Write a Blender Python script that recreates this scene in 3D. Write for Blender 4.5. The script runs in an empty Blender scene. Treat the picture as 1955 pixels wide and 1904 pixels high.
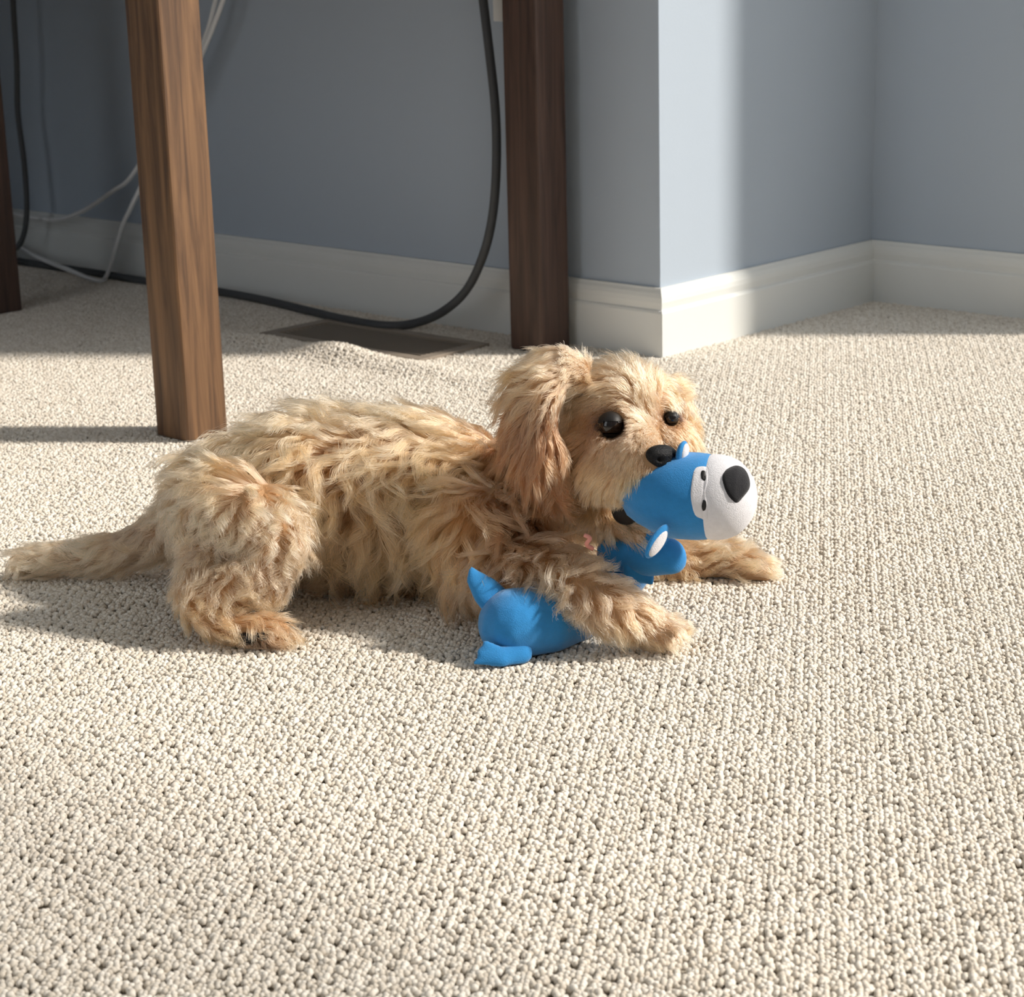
import bpy, bmesh, math, random
import numpy as np
from mathutils import Vector, Matrix, noise
from mathutils.bvhtree import BVHTree
random.seed(7); rng = np.random.default_rng(7)
scene = bpy.context.scene
C = scene.collection

# ------------------------------------------------------------------ camera
F_PX, PITCH, ROLL, CAM_H = 3866.0, 0.27405, 0.02677, 0.508
CX, CY, IMG_W = 977.5, 952.0, 1955.0
_f = np.array([0, math.cos(PITCH), -math.sin(PITCH)]); _d = np.array([0, -math.sin(PITCH), -math.cos(PITCH)])
_r = np.array([1.0, 0, 0]); cr, sr = math.cos(ROLL), math.sin(ROLL)
AX_R, AX_D, AX_F = cr*_r + sr*_d, -sr*_r + cr*_d, _f
CAM = np.array([0, 0, CAM_H])
cam_d = bpy.data.cameras.new('camera'); cam = bpy.data.objects.new('camera', cam_d); C.objects.link(cam)
cam.matrix_world = Matrix(((AX_R[0], -AX_D[0], -AX_F[0], 0), (AX_R[1], -AX_D[1], -AX_F[1], 0),
                           (AX_R[2], -AX_D[2], -AX_F[2], CAM_H), (0, 0, 0, 1)))
cam_d.sensor_fit = 'HORIZONTAL'; cam_d.sensor_width = 36.0; cam_d.lens = 36.0*F_PX/IMG_W
cam_d.clip_start = 0.05; cam_d.clip_end = 100
cam_d.dof.use_dof = True; cam_d.dof.focus_distance = 1.50; cam_d.dof.aperture_fstop = 20.0
scene.camera = cam

# ------------------------------------------------------------------ light
SUN_EL = math.radians(37); SUN_AZ = math.atan2(-0.114, 1.0)      # where the sun stands, seen from the room
world = bpy.data.worlds.new('world'); scene.world = world; world.use_nodes = True
bg = world.node_tree.nodes['Background']; bg.inputs[0].default_value = (0.92, 0.96, 1.0, 1); bg.inputs[1].default_value = 1.45
sd = bpy.data.lights.new('sun', 'SUN'); sun = bpy.data.objects.new('sun', sd); C.objects.link(sun)
sd.energy = 4.5; sd.angle = math.radians(4.5); sd.color = (1.0, 0.93, 0.83)
to_sun = Vector((math.cos(SUN_EL)*math.cos(SUN_AZ), math.cos(SUN_EL)*math.sin(SUN_AZ), math.sin(SUN_EL)))
sun.rotation_euler = to_sun.to_track_quat('Z', 'Y').to_euler(); sun.location = to_sun*4
vs = scene.view_settings; scene.display_settings.display_device = 'sRGB'
vs.view_transform = 'Standard'; vs.look = 'None'; vs.exposure = 0.24; vs.gamma = 1.0; vs.use_curve_mapping = False

# ------------------------------------------------------------------ pixel helpers (1955 x 1904 frame)
def ray(u, v):
    d = AX_R*((u-CX)/F_PX) + AX_D*((v-CY)/F_PX) + AX_F
    return d
def floor_at(u, v, z=0.0):
    d = ray(u, v); t = (z-CAM_H)/d[2]; return Vector(CAM + t*d)
def at(u, v, y):
    d = ray(u, v); return Vector(CAM + d*(y/d[1]))
def px(p, n):                       # n pixels in metres at the distance of p
    return n*float(np.dot(np.array(p)-CAM, AX_F))/F_PX
def project(P):
    q = np.asarray(P)-CAM; z = q@AX_F
    return CX+F_PX*(q@AX_R)/z, CY+F_PX*(q@AX_D)/z

# ------------------------------------------------------------------ object helpers
def obj(name, bm, mat, parent=None, smooth=True):
    me = bpy.data.meshes.new(name)
    if isinstance(bm, bmesh.types.BMesh):
        bmesh.ops.recalc_face_normals(bm, faces=bm.faces); bm.to_mesh(me); bm.free()
    else:
        me.from_pydata(*bm); me.update()
    if smooth:
        me.polygons.foreach_set('use_smooth', [True]*len(me.polygons))
    o = bpy.data.objects.new(name, me); C.objects.link(o)
    if mat: me.materials.append(mat)
    if parent: attach(o, parent)
    return o
def attach(o, parent):
    o.parent = parent; o.matrix_parent_inverse = Matrix.Translation(-parent.location) if parent.type == 'EMPTY' else parent.matrix_basis.inverted()
def tag(o, label=None, cat=None, group=None, kind=None):
    for k, v in (('label', label), ('category', cat), ('group', group), ('kind', kind)):
        if v: o[k] = v
    return o
def thing(name, label, cat, loc, group=None):
    o = bpy.data.objects.new(name, None); C.objects.link(o); o.location = loc; o.empty_display_size = .05
    bpy.context.view_layer.update()
    return tag(o, label, cat, group)
def add_box(bm, c, ax, half, bevel=0.0, seg=2):
    m = Matrix.Translation(c) @ Matrix((ax[0], ax[1], ax[2])).transposed().to_4x4() @ Matrix.Diagonal((*half, 1))
    r = bmesh.ops.create_cube(bm, size=2.0, matrix=m)
    if bevel:
        es = list({e for v in r['verts'] for e in v.link_edges})
        bmesh.ops.bevel(bm, geom=es, offset=bevel, segments=seg, profile=.6, affect='EDGES')
def add_ell(bm, c, radii, ax=None, u=24, v=16):
    ax = ax or (Vector((1, 0, 0)), Vector((0, 1, 0)), Vector((0, 0, 1)))
    m = Matrix.Translation(c) @ Matrix(ax).transposed().to_4x4() @ Matrix.Diagonal((*radii, 1))
    return bmesh.ops.create_uvsphere(bm, u_segments=u, v_segments=v, radius=1.0, matrix=m)['verts']
def spline(pts, n=10):
    P = [Vector(p) for p in pts]; P = [P[0]*2-P[1]] + P + [P[-1]*2-P[-2]]; out = []
    for i in range(1, len(P)-2):
        a, b, c, d = P[i-1:i+3]
        for k in range(n):
            t = k/n
            out.append(.5*((2*b)+(c-a)*t+(2*a-5*b+4*c-d)*t*t+(3*b-a-3*c+d)*t**3))
    out.append(P[-2]); return out
def tube(bm, pts, rad, seg=10, cap=True):
    n = len(pts); up = Vector((.13, .21, .97)).normalized(); rings = []; prev = None
    for i, p in enumerate(pts):
        t = (pts[min(i+1, n-1)]-pts[max(i-1, 0)]).normalized()
        s = t.cross(up) if prev is None else prev-t*prev.dot(t)
        s.normalize(); prev = s; w = t.cross(s); r = rad(i/(n-1)) if callable(rad) else rad
        rings.append([bm.verts.new(p+(s*math.cos(a)+w*math.sin(a))*r) for a in [2*math.pi*k/seg for k in range(seg)]])
    for a, b in zip(rings, rings[1:]):
        for k in range(seg): bm.faces.new((a[k], a[(k+1) % seg], b[(k+1) % seg], b[k]))
    if cap: bm.faces.new(rings[0][::-1]); bm.faces.new(rings[-1])

# ------------------------------------------------------------------ materials
def mat(name, col, rough=.7, spec=.3, noise_scale=0, noise_amt=.0, bump=0, bump_scale=200, sheen=0):
    m = bpy.data.materials.new(name); m.use_nodes = True; nt = m.node_tree; b = nt.nodes['Principled BSDF']
    b.inputs['Base Color'].default_value = (*col, 1); b.inputs['Roughness'].default_value = rough
    b.inputs['Specular IOR Level'].default_value = spec
    if sheen: b.inputs['Sheen Weight'].default_value = sheen; b.inputs['Sheen Roughness'].default_value = .5
    tc = nt.nodes.new('ShaderNodeTexCoord')
    if noise_scale:
        n = nt.nodes.new('ShaderNodeTexNoise'); n.inputs['Scale'].default_value = noise_scale; n.inputs['Detail'].default_value = 5
        mx = nt.nodes.new('ShaderNodeMix'); mx.data_type = 'RGBA'; nt.links.new(tc.outputs['Object'], n.inputs['Vector'])
        mx.inputs[6].default_value = (*[c*(1-noise_amt) for c in col], 1); mx.inputs[7].default_value = (*[min(1, c*(1+noise_amt)) for c in col], 1)
        nt.links.new(n.outputs['Fac'], mx.inputs[0]); nt.links.new(mx.outputs[2], b.inputs['Base Color'])
    if bump:
        n2 = nt.nodes.new('ShaderNodeTexNoise'); n2.inputs['Scale'].default_value = bump_scale; n2.inputs['Detail'].default_value = 3
        bp = nt.nodes.new('ShaderNodeBump'); bp.inputs['Strength'].default_value = bump; bp.inputs['Distance'].default_value = .002
        nt.links.new(tc.outputs['Object'], n2.inputs['Vector']); nt.links.new(n2.outputs['Fac'], bp.inputs['Height']); nt.links.new(bp.outputs[0], b.inputs['Normal'])
    return m
def wood_mat(name, dark, light, rough=.42):
    m = bpy.data.materials.new(name); m.use_nodes = True; nt = m.node_tree; b = nt.nodes['Principled BSDF']; N = nt.nodes.new; L = nt.links.new
    tc = N('ShaderNodeTexCoord'); mp = N('ShaderNodeMapping'); mp.inputs['Scale'].default_value = (60, 60, 3.2)
    n = N('ShaderNodeTexNoise'); n.inputs['Scale'].default_value = 1.6; n.inputs['Detail'].default_value = 6; n.inputs['Roughness'].default_value = .62; n.inputs['Distortion'].default_value = .6
    L(tc.outputs['Object'], mp.inputs[0]); L(mp.outputs[0], n.inputs['Vector'])
    rp = N('ShaderNodeValToRGB'); rp.color_ramp.elements[0].position = .33; rp.color_ramp.elements[0].color = (*dark, 1)
    rp.color_ramp.elements[1].position = .68; rp.color_ramp.elements[1].color = (*light, 1)
    L(n.outputs['Fac'], rp.inputs[0]); L(rp.outputs[0], b.inputs['Base Color'])
    bp = N('ShaderNodeBump'); bp.inputs['Strength'].default_value = .12; bp.inputs['Distance'].default_value = .001; L(n.outputs['Fac'], bp.inputs['Height']); L(bp.outputs[0], b.inputs['Normal'])
    b.inputs['Roughness'].default_value = rough; b.inputs['Specular IOR Level'].default_value = .35
    return m
M_WALL = mat('blue_grey_wall_paint', (.415, .475, .55), .75, .15, 3, .03, .06, 350)
M_TRIM = mat('white_trim_paint', (.72, .73, .71), .45, .3, 6, .04)
M_FLOOR = mat('carpet_backing', (.60, .545, .465), .95, .05, 330, .16, .6, 330)
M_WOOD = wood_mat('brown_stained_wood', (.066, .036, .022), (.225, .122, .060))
M_WOOD2 = wood_mat('darker_brown_wood', (.045, .026, .020), (.105, .060, .044))
M_VENT = mat('brown_metal', (.30, .25, .20), .5, .4)
M_CORD = mat('black_rubber', (.075, .078, .083), .55, .3)
M_CORDW = mat('white_cord_plastic', (.80, .80, .80), .5, .3)
M_PLATE = mat('white_plastic', (.75, .75, .74), .4, .4)
M_BLACK = mat('slot_shade_black', (.01, .01, .01), .8)

# ------------------------------------------------------------------ the room
TH = 0.74988; DA = Vector((-math.cos(TH), math.sin(TH), 0)); DB = Vector((math.sin(TH), math.cos(TH), 0)); Z = Vector((0, 0, 1))
NA = Vector((-math.sin(TH), -math.cos(TH), 0)); NB = Vector((math.cos(TH), -math.sin(TH), 0))   # into the room
K1 = Vector((0.18708, 2.44283, 0)); K2 = K1+DB*0.46836; FL = -0.0045
def slab(name, a, b, z0, z1, n, th, m, cut=0):            # wall piece whose room face runs from a to b; n points into the room
    bm = bmesh.new(); q = [a, b, b-n*th+(a-b).normalized()*cut, a-n*th]
    lo = [bm.verts.new((p.x, p.y, z0)) for p in q]; hi = [bm.verts.new((p.x, p.y, z1)) for p in q]
    bm.faces.new(lo[::-1]); bm.faces.new(hi)
    for i in range(4): bm.faces.new((lo[i], lo[(i+1) % 4], hi[(i+1) % 4], hi[i]))
    return obj(name, bm, m, smooth=False)
bm = bmesh.new(); fl = [bm.verts.new(v) for v in ((-5, -5, FL), (6, -5, FL), (6, 5.5, FL), (-5, 5.5, FL))]; bm.faces.new(fl)
tag(obj('floor', bm, M_FLOOR, smooth=False), 'floor under the beige loop pile carpet', None, kind='structure')
HW = 2.6
tag(slab('wall_left', K1+DA*2.8, K1, FL, HW, NA, .10, M_WALL, .12), 'shaded blue grey wall behind the desk legs', kind='structure')
tag(slab('wall_center', K1-NA*.0005, K2+DB*.1, FL, HW, NB, .10, M_WALL), 'short sunlit blue wall turning back from the outer corner', kind='structure')
q0, q1, HD = .44, 4.2, 2.42
wr = slab('wall_right', K2, K2-DA*q0, FL, HW, NA, .12, M_WALL); tag(wr, 'grey blue wall at the right beside the patio door', kind='structure')
EL = K1+DA*1.85
BD = 3.9; ER = K2-DA*4.2
bl0, bl1 = EL+NA*(BD-.468), ER+NA*BD          # gap added in the unseen back wall to let in ambient light
tag(slab('wall_back', bl0, bl0.lerp(bl1, .22), FL, HW, -NA, .10, M_WALL), 'blue grey wall behind the camera, left of the added light gap', kind='structure')
tag(slab('wall_back_right', bl0.lerp(bl1, .40), bl1, FL, HW, -NA, .10, M_WALL), 'blue grey wall behind the camera, right of the added light gap', kind='structure')
tag(slab('wall_far_right', ER, ER+NA*BD, FL, HW, DA, .10, M_WALL), 'blue grey wall closing the room at the right', kind='structure')
tag(slab('wall_far_left', EL, EL+NA*(BD-.468), FL, HW, -DA, .10, M_WALL), 'blue grey wall closing the room at the left', kind='structure')
bm = bmesh.new(); cl_ = [bm.verts.new((p.x, p.y, HW)) for p in (EL, K1, K2, ER, ER+NA*BD, EL+NA*(BD-.468))]; bm.faces.new(cl_)
tag(obj('ceiling', bm, mat('white_ceiling_paint', (.78, .78, .76), .9, .1), smooth=False), 'white ceiling over the room', kind='structure')
# patio door beyond the right edge of the frame: frame, stiles, glass
wd = bmesh.new()
def jamb(bm, s0, s1, z0, z1, d0, d1): add_box(bm, K2-DA*((s0+s1)/2)-NA*((d0+d1)/2)+Z*((z0+z1)/2), (-DA, -NA, Z), ((s1-s0)/2, (d1-d0)/2, (z1-z0)/2))
jamb(wd, q0, q0+.02, 0, HD, .02, .10); jamb(wd, q1-.04, q1, 0, HD, .02, .10); jamb(wd, q0, q1, HD, HD+.06, .02, .10); jamb(wd, q0, q1, FL, .03, .02, .10)
win = tag(obj('window_1', wd, M_TRIM, smooth=False), 'tall white framed patio door letting in the sun', kind='structure')
glass = bpy.data.materials.new('clear_glass'); glass.use_nodes = True; nt = glass.node_tree; nt.nodes.clear()
o_ = nt.nodes.new('ShaderNodeOutputMaterial'); t_ = nt.nodes.new('ShaderNodeBsdfTransparent'); g_ = nt.nodes.new('ShaderNodeBsdfGlossy'); g_.inputs['Roughness'].default_value = .02
x_ = nt.nodes.new('ShaderNodeMixShader'); x_.inputs[0].default_value = .06; nt.links.new(t_.outputs[0], x_.inputs[1]); nt.links.new(g_.outputs[0], x_.inputs[2]); nt.links.new(x_.outputs[0], o_.inputs[0])
for s in (q0+.03, 2.28):
    b2 = bmesh.new(); jamb(b2, s, s+1.88, .03, HD, .055, .061); obj('pane', b2, glass, win, smooth=False)

# baseboards with a moulded top, mitred at the corners
HB = .083
prof = [(0.0, FL), (.0135, FL), (.0135, .0535), (.0120, .0562), (.0095, .0575), (.0100, .0605), (.0108, .066), (.0102, .072), (.0082, .077), (.0055, .0805), (.0045, HB), (0, HB)]
def baseboard(name, a, b, n, miter_a, miter_b, label):   # miter: extra length per unit thickness
    d = (b-a).normalized(); bm = bmesh.new(); R = []
    for p, mi, sgn in ((a, miter_a, -1), (b, miter_b, 1)):
        R.append([bm.verts.new(p+n*(t+.0003)+d*(sgn*mi*t)+Z*z) for t, z in prof])
    for i in range(len(prof)-1): bm.faces.new((R[0][i], R[0][i+1], R[1][i+1], R[1][i]))
    bm.faces.new(R[0]); bm.faces.new(R[1][::-1])
    o = obj(name, bm, M_TRIM, smooth=False); tag(o, label, kind='structure'); return o
baseboard('baseboard_left', K1+DA*2.8, K1, NA, 0, 1, 'white baseboard along the shaded wall behind the cords')
baseboard('baseboard_center', K1, K2, NB, 1, -1, 'white baseboard along the short sunlit wall')
baseboard('baseboard_right', K2, K2-DA*q0, NA, -1, 0, 'white baseboard along the right hand wall')

# ------------------------------------------------------------------ floor vent by the left wall
def on_floor(u, v): return floor_at(u, v)
VA = on_floor(629, 612); VL = 0.300; VW = .125
ventdir = -DA; ventn = NA
vent_c = VA + ventdir*(VL/2) + ventn*(VW/2)
vent = thing('floor_vent', 'dark slatted metal floor vent sunk in carpet at the shaded wall', 'vent', (vent_c.x, vent_c.y, FL))
bm = bmesh.new()
for s in (-1, 1):
    add_box(bm, vent_c+ventn*(s*(VW/2-.008))+Z*.001, (ventdir, ventn, Z), (VL/2, .008, .0025), .0008)
    add_box(bm, vent_c+ventdir*(s*(VL/2-.009))+Z*.001, (ventdir, ventn, Z), (.009, VW/2-.016, .0025), .0008)
obj('vent_frame', bm, M_VENT, vent, smooth=False)
bm = bmesh.new(); add_box(bm, vent_c+Z*(FL/2+.0004), (ventdir, ventn, Z), (VL/2-.01, VW/2-.01, -FL/2)); obj('vent_shade_block', bm, M_BLACK, vent, smooth=False)  # solid black block just under the slats paints the shade inside the vent
slat_me = None; ns = 11
for i in range(ns):
    off = (i/(ns-1)-.5)*(VW-.044)
    if slat_me is None:
        bm = bmesh.new(); add_box(bm, Vector((0, 0, 0)), (ventdir, ventn, Z), (VL/2-.016, .0017, .0004), .0001); so = obj('slat', bm, M_VENT, None, smooth=False); slat_me = so.data
    else:
        so = bpy.data.objects.new('slat', slat_me); C.objects.link(so)
    so.location = vent_c+ventn*off+Z*.0010; so.parent = vent; so.matrix_parent_inverse = Matrix.Translation(-vent.location)

# ------------------------------------------------------------------ carpet loop pile (one uncountable surface)
def lump(x, y):       # carpet swells up along the free edge of the vent
    rx, ry = x-vent_c.x, y-vent_c.y
    a = rx*ventdir.x+ry*ventdir.y; n = rx*ventn.x+ry*ventn.y
    wav = .011+.004*np.sin(a*21+.6)+.003*np.sin(a*43)
    return np.clip(wav, .002, .02)*np.exp(-((n-VW/2-.035)/.030)**2)*np.exp(-(np.abs(a)/.30)**4)
SX, SY = .0031, .0030
gx, gy = np.meshgrid(np.arange(-1.55, 1.10, SX), np.arange(.74, 3.2, SY))
ii, jj = np.meshgrid(np.arange(gx.shape[1]), np.arange(gx.shape[0]))
ang = math.radians(-9.0); ca, sa = math.cos(ang), math.sin(ang)
X = gx.ravel(); Y = gy.ravel(); I = ii.ravel(); J = jj.ravel()
seam = I % 3 == 0; Jq = J+(I//3 % 2)*2                               # every third row lies lower, with dimples along it
hole = seam & (Jq % 4 == 0); low = hole | (rng.random(I.size) < .04)
Jr = J+((I+1)//3 % 2)*2; nr_, nl_ = (I % 3 == 1) & (Jq % 4 == 0), (I % 3 == 2) & (Jr % 4 == 0)          # loops beside a dimple lean away from it
X = X+np.where(nr_, .00065, 0)-np.where(nl_, .00065, 0); Y = Y+np.where(seam & (Jq % 4 == 1), .0005, 0)-np.where(seam & (Jq % 4 == 3), .0005, 0)
X, Y = ca*X-sa*(Y-1.5), sa*X+ca*(Y-1.5)+1.5
X = X+rng.normal(0, SX*.19, X.size); Y = Y+rng.normal(0, SY*.19, Y.size)
u_, v_ = project(np.stack([X, Y, np.zeros_like(X)], 1))
keep = (u_ > -620) & (u_ < 2215) & (v_ < 2060) & (v_ > 300)
def side(P0, n, x, y): return (x-P0.x)*n.x+(y-P0.y)*n.y
inA = side(K1, NA, X, Y) > .011; inB = side(K1, NB, X, Y) > .011; inC = side(K2, NA, X, Y) > .011
keep &= (inA | inB) & inC
rx, ry = X-vent_c.x, Y-vent_c.y
keep &= ~((np.abs(rx*ventdir.x+ry*ventdir.y) < VL/2-.002) & (np.abs(rx*ventn.x+ry*ventn.y) < VW/2-.002))
keep &= ~(hole & (rng.random(X.size) < .86)) & ~(~hole & (rng.random(X.size) < .02))
X, Y, low, seam = X[keep], Y[keep], low[keep], seam[keep]
n = X.size
size = np.where(low, .0016, .0020)*(1+rng.normal(0, .11, n))
zz = np.where(low, -.0034, np.where(seam, -.0018, -.0016))+rng.normal(0, .00035, n)+lump(X, Y)
me = bpy.data.meshes.new('carpet_pile'); me.vertices.add(n); me.vertices.foreach_set('co', np.stack([X, Y, zz], 1).astype(np.float32).ravel())
a_ = me.attributes.new('size', 'FLOAT', 'POINT'); a_.data.foreach_set('value', size.astype(np.float32))
a_ = me.attributes.new('tone', 'FLOAT', 'POINT'); a_.data.foreach_set('value', rng.random(n).astype(np.float32))
pile = bpy.data.objects.new('carpet_pile', me); C.objects.link(pile)
tag(pile, 'beige looped pile of the carpet covering the whole floor', 'carpet', kind='stuff')
M_PILE = bpy.data.materials.new('beige_wool_loops'); M_PILE.use_nodes = True; nt = M_PILE.node_tree; b = nt.nodes['Principled BSDF']
at_ = nt.nodes.new('ShaderNodeAttribute'); at_.attribute_type = 'INSTANCER'; at_.attribute_name = 'tone'
rp = nt.nodes.new('ShaderNodeValToRGB'); rp.color_ramp.elements[0].color = (.62, .555, .47, 1); rp.color_ramp.elements[1].color = (.84, .79, .715, 1)
nt.links.new(at_.outputs['Fac'], rp.inputs[0]); nt.links.new(rp.outputs[0], b.inputs['Base Color'])
b.inputs['Roughness'].default_value = .95; b.inputs['Specular IOR Level'].default_value = .08
ng = bpy.data.node_groups.new('pile_nodes', 'GeometryNodeTree')
ng.interface.new_socket('Geometry', in_out='INPUT', socket_type='NodeSocketGeometry'); ng.interface.new_socket('Geometry', in_out='OUTPUT', socket_type='NodeSocketGeometry')
N = ng.nodes.new; L = ng.links.new
gi, go = N('NodeGroupInput'), N('NodeGroupOutput')
ico = N('GeometryNodeMeshIcoSphere'); ico.inputs['Radius'].default_value = 1; ico.inputs['Subdivisions'].default_value = 2
sp_ = N('GeometryNodeSetPosition'); no_ = N('ShaderNodeTexNoise'); no_.inputs['Scale'].default_value = 1.3; no_.inputs['Detail'].default_value = 1
sb = N('ShaderNodeVectorMath'); sb.operation = 'SUBTRACT'; sb.inputs[1].default_value = (.5, .5, .5); sc_ = N('ShaderNodeVectorMath'); sc_.operation = 'SCALE'; sc_.inputs['Scale'].default_value = .7
L(no_.outputs['Color'], sb.inputs[0]); L(sb.outputs[0], sc_.inputs[0]); L(sc_.outputs[0], sp_.inputs['Offset']); L(ico.outputs[0], sp_.inputs[0])
ss = N('GeometryNodeSetShadeSmooth'); sm = N('GeometryNodeSetMaterial'); sm.inputs['Material'].default_value = M_PILE
L(sp_.outputs[0], ss.inputs[0]); L(ss.outputs[0], sm.inputs[0])
iop = N('GeometryNodeInstanceOnPoints'); L(gi.outputs[0], iop.inputs['Points']); L(sm.outputs[0], iop.inputs['Instance'])
na = N('GeometryNodeInputNamedAttribute'); na.data_type = 'FLOAT'; na.inputs['Name'].default_value = 'size'
L(na.outputs[0], iop.inputs['Scale'])
rv = N('FunctionNodeRandomValue'); rv.data_type = 'FLOAT_VECTOR'; rv.inputs[0].default_value = (0, 0, 0); rv.inputs[1].default_value = (6.28, 6.28, 6.28)
L(rv.outputs[0], iop.inputs['Rotation']); L(iop.outputs[0], go.inputs[0])
me.materials.append(M_PILE)
md = pile.modifiers.new('loops', 'NODES'); md.node_group = ng

# ------------------------------------------------------------------ desk (only its legs are in the frame)
P1 = on_floor(360, 846); P2 = on_floor(1035, 676)
# front edge of the leg is its corner nearest the camera; centre lies half a diagonal behind it
ld = DB.copy(); lw = DA.copy()    # ld runs to the wall, lw to the left
LW = .054
def leg_centre(Pc): return Pc+(ld*.5+lw*.5)*LW
desk = thing('desk', 'dark brown wooden desk standing over the cords, legs showing', 'desk', leg_centre(P1))
DL = 1.35; DH = .74
for i, (Pc, m) in enumerate(((leg_centre(P1), M_WOOD), (leg_centre(P2), M_WOOD2), (leg_centre(P1)+lw*DL, M_WOOD), (leg_centre(P2)+lw*DL, M_WOOD2))):  # the two legs by the wall take the darker wood
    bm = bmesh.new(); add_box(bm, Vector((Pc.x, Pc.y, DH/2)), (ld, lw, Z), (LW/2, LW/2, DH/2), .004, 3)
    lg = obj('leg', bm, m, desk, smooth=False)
dc = (leg_centre(P1)+leg_centre(P2))*.5+lw*(DL/2)
bm = bmesh.new(); add_box(bm, Vector((dc.x, dc.y, DH+.014)), (ld, lw, Z), ((P2-P1).length/2+.030, DL/2+.05, .014), .004); obj('desk_top', bm, M_WOOD, desk, smooth=False)
for s in (-1, 1):
    bm = bmesh.new(); add_box(bm, Vector((dc.x, dc.y, DH-.045))+ld*(s*(P2-P1).length/2), (ld, lw, Z), (.009, DL/2-LW/2, .045), .002); obj('apron', bm, M_WOOD, desk, smooth=False)

# stool pushed under the desk, one leg showing at the left edge of the frame
P3 = on_floor(-8, 602); tc3 = P3+(lw*.5+ld*.5)*.045
st = thing('stool', 'dark wooden stool tucked under the desk, one leg at left frame edge', 'stool', tc3)
for a, b_ in ((0, 0), (.27, 0), (0, .27), (.27, .27)):
    c3 = tc3+lw*a-ld*b_
    bm = bmesh.new(); add_box(bm, Vector((c3.x, c3.y, .26)), (ld, lw, Z), (.0225, .0225, .26), .003); obj('leg', bm, M_WOOD2, st, smooth=False)
c3 = tc3+lw*.135-ld*.135
bm = bmesh.new(); add_box(bm, Vector((c3.x, c3.y, .534)), (ld, lw, Z), (.175, .175, .014), .004); obj('seat', bm, M_WOOD2, st, smooth=False)

# ------------------------------------------------------------------ cords on the left wall
def wall_at(u, v, off=.02):           # point on the left wall plane, off metres in front of it
    d = Vector(ray(u, v)); o = Vector(CAM); t = ((K1+NA*off)-o).dot(NA)/d.dot(NA); return o+d*t
def up(p, z=.715): return Vector((p.x, p.y, z))      # where a cord meets the underside of the desk
def cord(name, pts, r, m, label, cat='cord', group=None):
    bm = bmesh.new(); tube(bm, spline(pts, 12), r); return tag(obj(name, bm, m), label, cat, group)
R1 = .0058
pts = [up(wall_at(895, -180, .05)), wall_at(903, -180, .035), wall_at(918, -40, .035), wall_at(932, 80, .045), wall_at(945, 200, .05), wall_at(948, 300, .055), wall_at(942, 400, .06), wall_at(925, 480, .065), wall_at(893, 550, .07), wall_at(850, 592, .075)]
pts += [floor_at(800, 615, .010), floor_at(740, 622, .0065), floor_at(660, 610, .0065), floor_at(600, 596, .0065), floor_at(510, 574, .0065), floor_at(425, 558, .0065), floor_at(330, 545, .0065), floor_at(250, 532, .006), floor_at(150, 516, .006), floor_at(50, 501, .006), floor_at(-80, 480, .006)]
cord('black_cable', pts, R1, M_CORD, 'thick black cord looping down the wall to the floor vent')
pts = [up(wall_at(15, -160, .06)), wall_at(22, -160, .06), wall_at(25, 0, .06), wall_at(32, 120, .06), wall_at(34, 215, .06), wall_at(46, 310, .06), wall_at(51, 400, .065), wall_at(43, 455, .07), wall_at(22, 478, .075), wall_at(-30, 492, .07), wall_at(-90, 510, .05)]
cord('thin_cable', pts, .0045, M_CORD, 'thin dark cable hanging at the far left of the wall', 'cable')
pts = [wall_at(-60, 385, .03), wall_at(0, 402, .03), wall_at(60, 415, .03), wall_at(110, 419, .03), wall_at(160, 402, .035), wall_at(215, 365, .04), wall_at(252, 335, .04), wall_at(320, 225, .04), wall_at(388, 80, .04), wall_at(412, 0, .04), wall_at(445, -130, .04), up(wall_at(490, -160, .05))]
cord('white_cable', pts, .0036, M_CORDW, 'pale cable sagging along the baseboard top, rising behind the desk leg', 'cable', 'pale cables behind the desk')
fz = .005
pts = [wall_at(-40, 425, .018), wall_at(15, 458, .02), floor_at(70, 490, .018), floor_at(125, 513, .017), floor_at(182, 535, fz), wall_at(203, 528, .055), wall_at(222, 465, .05), wall_at(236, 425, .05), wall_at(252, 392, .05), wall_at(320, 250, .05), wall_at(388, 98, .05), wall_at(426, 0, .05), wall_at(470, -130, .05), up(wall_at(520, -160, .06))]
cord('white_cable', pts, .0036, M_CORDW, 'pale cable dipping to the floor in a bend left of the desk leg', 'cable', 'pale cables behind the desk')
pc = wall_at(985, -22, .0)
op = thing('power_outlet', 'white wall outlet plate half hidden behind the far desk leg', 'outlet', pc+NA*.0005)
bm = bmesh.new(); add_box(bm, pc+NA*.0032, (DA, Z, NA), (.035, .040, .0027), .0015); obj('cover_plate', bm, M_PLATE, op, smooth=False)
for s in (-1, 1):
    bm = bmesh.new(); add_ell(bm, pc+NA*.0058+Z*(s*.018), (.014, .011, .002), (DA, Z, NA)); obj('socket', bm, M_PLATE, op)

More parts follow.
